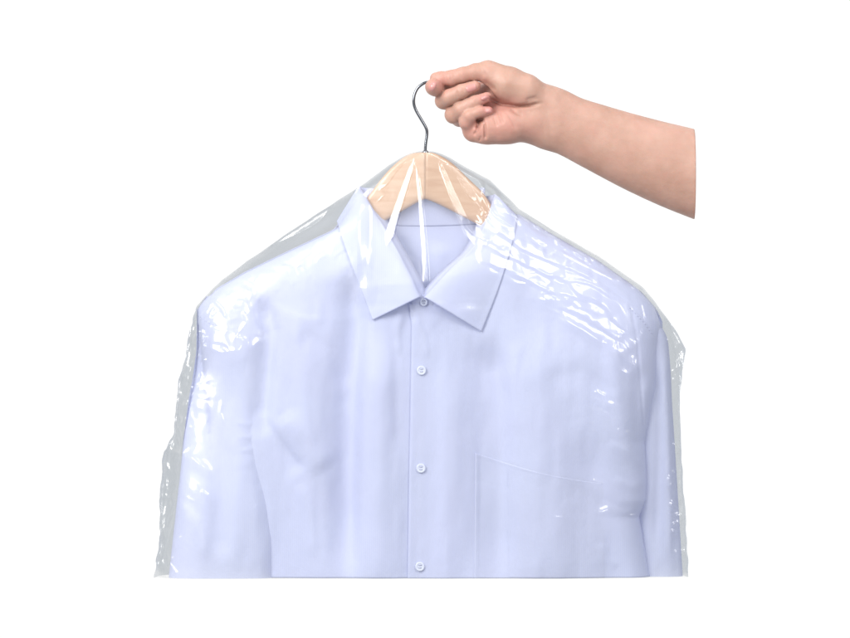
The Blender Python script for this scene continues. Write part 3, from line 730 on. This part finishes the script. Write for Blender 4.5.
PLEATS = [  # top to bottom, width, slope (positive faces left)
    ([(415, 157), (404, 190), (394, 220), (387, 246)], 8, .24), ([(416, 166), (420, 200), (424, 250), (426, 296)], 4.4, .25),
    ([(438, 158), (452, 192), (464, 220), (476, 248)], 8.0, -.17), ([(446, 160), (462, 178), (478, 205)], 8, -.16), ([(408, 158), (394, 172), (380, 190)], 5, .26),
    ([(198, 312), (196, 340), (190, 362), (184, 392)], 2.4, .36), ([(176, 432), (168, 458), (170, 500), (160, 560)], 2.6, .36), ([(182, 400), (178, 430), (182, 452)], 2.2, .36),
    ([(178, 505), (170, 535), (158, 574)], 2.2, .34), ([(164, 470), (163, 520), (166, 545)], 2, .36),
    ([(668, 332), (674, 356), (682, 376)], 2.6, -.3), ([(683, 352), (677, 372), (680, 396)], 2.4, -.26), ([(681, 400), (681, 450), (685, 520), (687, 574)], 2.2, -.26),
    ([(640, 298), (645, 320), (637, 345)], 2.2, -.25),
]
rr_ = random.Random(12)
for k in range(34):                                   # short crossing creases along the loose margins
    y_ = rr_.uniform(300, 560); x_ = float(ip(y_, BL)) + rr_.uniform(1, 15); l_ = rr_.uniform(7, 17)
    RIDGES.append(([(x_, y_ + l_), (x_ + l_ * .3, y_ + l_ * .4), (x_ + l_ * rr_.uniform(.35, .8), y_)], rr_.uniform(1.2, 2.0), rr_.uniform(1.3, 2.4)))
for k in range(26):
    y_ = rr_.uniform(312, 560); x_ = float(ip(y_, BR)) - rr_.uniform(2, 12); l_ = rr_.uniform(7, 16)
    RIDGES.append(([(x_ - l_ * .35, y_), (x_ - l_ * .1, y_ + l_ * .5), (x_, y_ + l_)], rr_.uniform(1.1, 1.8), rr_.uniform(1.1, 2.0)))
for k in range(26):                                   # and along the taut edge above the right shoulder
    x_ = rr_.uniform(500, 640); y_ = float(np.interp(x_, [q[1] for q in BR], [q[0] for q in BR])) + rr_.uniform(4, 13); l_ = rr_.uniform(5, 13)
    RIDGES.append(([(x_, y_), (x_ + l_ * .9, y_ + l_ * rr_.uniform(.3, .8))], rr_.uniform(1.0, 1.6), rr_.uniform(.8, 1.6)))
def relief(x, y):
    r = .35 * noise(x / 46, y / 70, 90) * 2 + .32 * noise(x / 14, y / 30, 91) + .06 * noise(x / 5, y / 7, 92)
    for cx, cy, rx, ry, za, wa, amp, l1, l2 in ZONES:
        ca, sa = math.cos(za), math.sin(za)
        p = ((x - cx) * ca + (y - cy) * sa) / rx; q = (-(x - cx) * sa + (y - cy) * ca) / ry; rr = p * p + q * q
        m = rr < 4.5
        if m.any():
            v = np.zeros(np.shape(x)); v[m] = amp * np.exp(-rr[m] ** 1.5) * ridged(x[m], y[m], wa, l1 * (2.6 if rx > 30 else 1.5), l2 * (2.7 if rx > 30 else 1.5), int(cx * 7 + cy)) * (1.75 if rx > 30 else 2.0 if rx < 10.5 else 1.2) ; r = r + v
    for pts, wd, a in RIDGES:
        P = np.array(pts); m = (x > P[:, 0].min() - 5 * wd) & (x < P[:, 0].max() + 5 * wd) & (y > P[:, 1].min() - 5 * wd) & (y < P[:, 1].max() + 5 * wd)
        if m.any():
            v = np.zeros(np.shape(x)); v[m] = stroke(x[m], y[m], pts, wd, a, .22, 1.6); r = r + v
    r = r * (1 - .8 * ss(66, 48, np.abs(x - 424)) * ss(300, 285, y))
    for pts, wd, sl in PLEATS:
        P = np.array(pts); m = (x > P[:, 0].min() - 3 * abs(wd)) & (x < P[:, 0].max() + 3 * abs(wd)) & (y > P[:, 1].min() - 3) & (y < P[:, 1].max() + 3)
        if m.any():
            xm, ym = x[m], y[m]; t = np.interp(ym, P[:, 1], np.linspace(0, 1, len(P))); cxl = np.interp(ym, P[:, 1], P[:, 0])
            ww = wd * (.45 + .75 * t) * np.clip(np.minimum(t, 1 - t) / .12, 0, 1) + .01
            q = (xm - cxl) / ww + .5
            if sl < 0: q = 1 - q
            pr = np.where(q < 1, np.clip(q, 0, 1), np.clip(1 - (q - 1) * ww / 1.6, 0, 1))
            v = np.zeros(np.shape(x)); v[m] = abs(sl) * ww * pr; r = r + v
    return r
bag = empty('garment_bag', 425, 300)
tag(bag, 'clear crinkled plastic garment bag drawn over the pale blue shirt and wooden hanger', 'garment bag')
def EDGE_D(X, Y):
    left = 1 + 14 * ss(285, 340, Y) + 10 * ss(340, 560, Y); right = 1 + 9 * ss(290, 350, Y)
    return np.where(X < 425, left, right) * ss(152, 200, Y)
def sheet(name, nr, ncol, front, mat):
    Y = np.linspace(151.2, BOT + .4, nr)[:, None]; u_ = np.linspace(0, 1, ncol)[None, :]
    L = sip(Y, BL) if False else ip(Y, BL); R = ip(Y, BR)
    wob = .9 * noise(Y / 9, Y * 0 + 3.3, 61) + .5 * noise(Y / 4, Y * 0 + 9.1, 62)
    L = L + wob * ss(155, 200, Y) * .9; R = R + .8 * noise(Y / 10, Y * 0 + 5.5, 63) * ss(155, 200, Y)
    X = L + (R - L) * u_; Y = Y + 0 * X
    edge = np.minimum((X - L), (R - X)); e = np.clip(edge / 16, 0, 1); prof = np.sqrt(np.clip(1 - (1 - e) ** 2, 0, 1))
    if front:
        kk = ss(12, 60, edge); base = np.maximum(samp(S, X, Y) * kk + samp(S1, X, Y) * (1 - kk), 6 * ss(152, 175, Y))
        Ed = EDGE_D(X, Y)
        D = Ed + (base - Ed) * prof
        fl_ = np.clip(samp(Dm, X, Y), -20, 100) + .8
        D = np.where(edge > 2, np.maximum(D, fl_), D)
        # overlapping sheets of slack film lying across the viewer's right shoulder
        px_, py_ = -.50, .866
        gp = ((samp(S, X + 4, Y) - samp(S, X - 4, Y)) * px_ + (samp(S, X, Y + 4) - samp(S, X, Y - 4)) * py_) / 8
        for cx, cy, rx, ry, za, per, sd in SLACK:
            a_ = (X - cx) * math.cos(za) + (Y - cy) * math.sin(za); b_ = -(X - cx) * math.sin(za) + (Y - cy) * math.cos(za)
            rr = (a_ / rx) ** 2 + (b_ / ry) ** 2 + .45 * noise(X / 22, Y / 16, sd + 3)
            q = (X * px_ + Y * py_) / per + .6 * noise(X / 60, Y / 48, sd) +   .17 * noise(X / 17, Y / 14, sd + 1) + .03 * noise(X / 6, Y / 6, sd + 2)
            fr = q - np.floor(q); saw = np.where(fr < .8, fr / .8, (1 - fr) / .2)
            D = D + saw * per * .8 * np.clip(.30 - gp, .06, .32) * ss(1.15, .75, rr)
        D = D + (relief(X, Y) + .5) * ss(0, 2.5, edge)
    else:
        D = EDGE_D(X, Y) * (1 - prof) - prof * (9 + 30 * ss(170, 300, Y)) - .8 * noise(X / 20, Y / 40, 66) * prof
    return mesh_obj(name, Wd(X, Y, D), grid_faces(*X.shape), mat, bag)
sheet('front_sheet', 430, 530, True, FILM)
sheet('back_sheet', 150, 170, False, FILM_B)
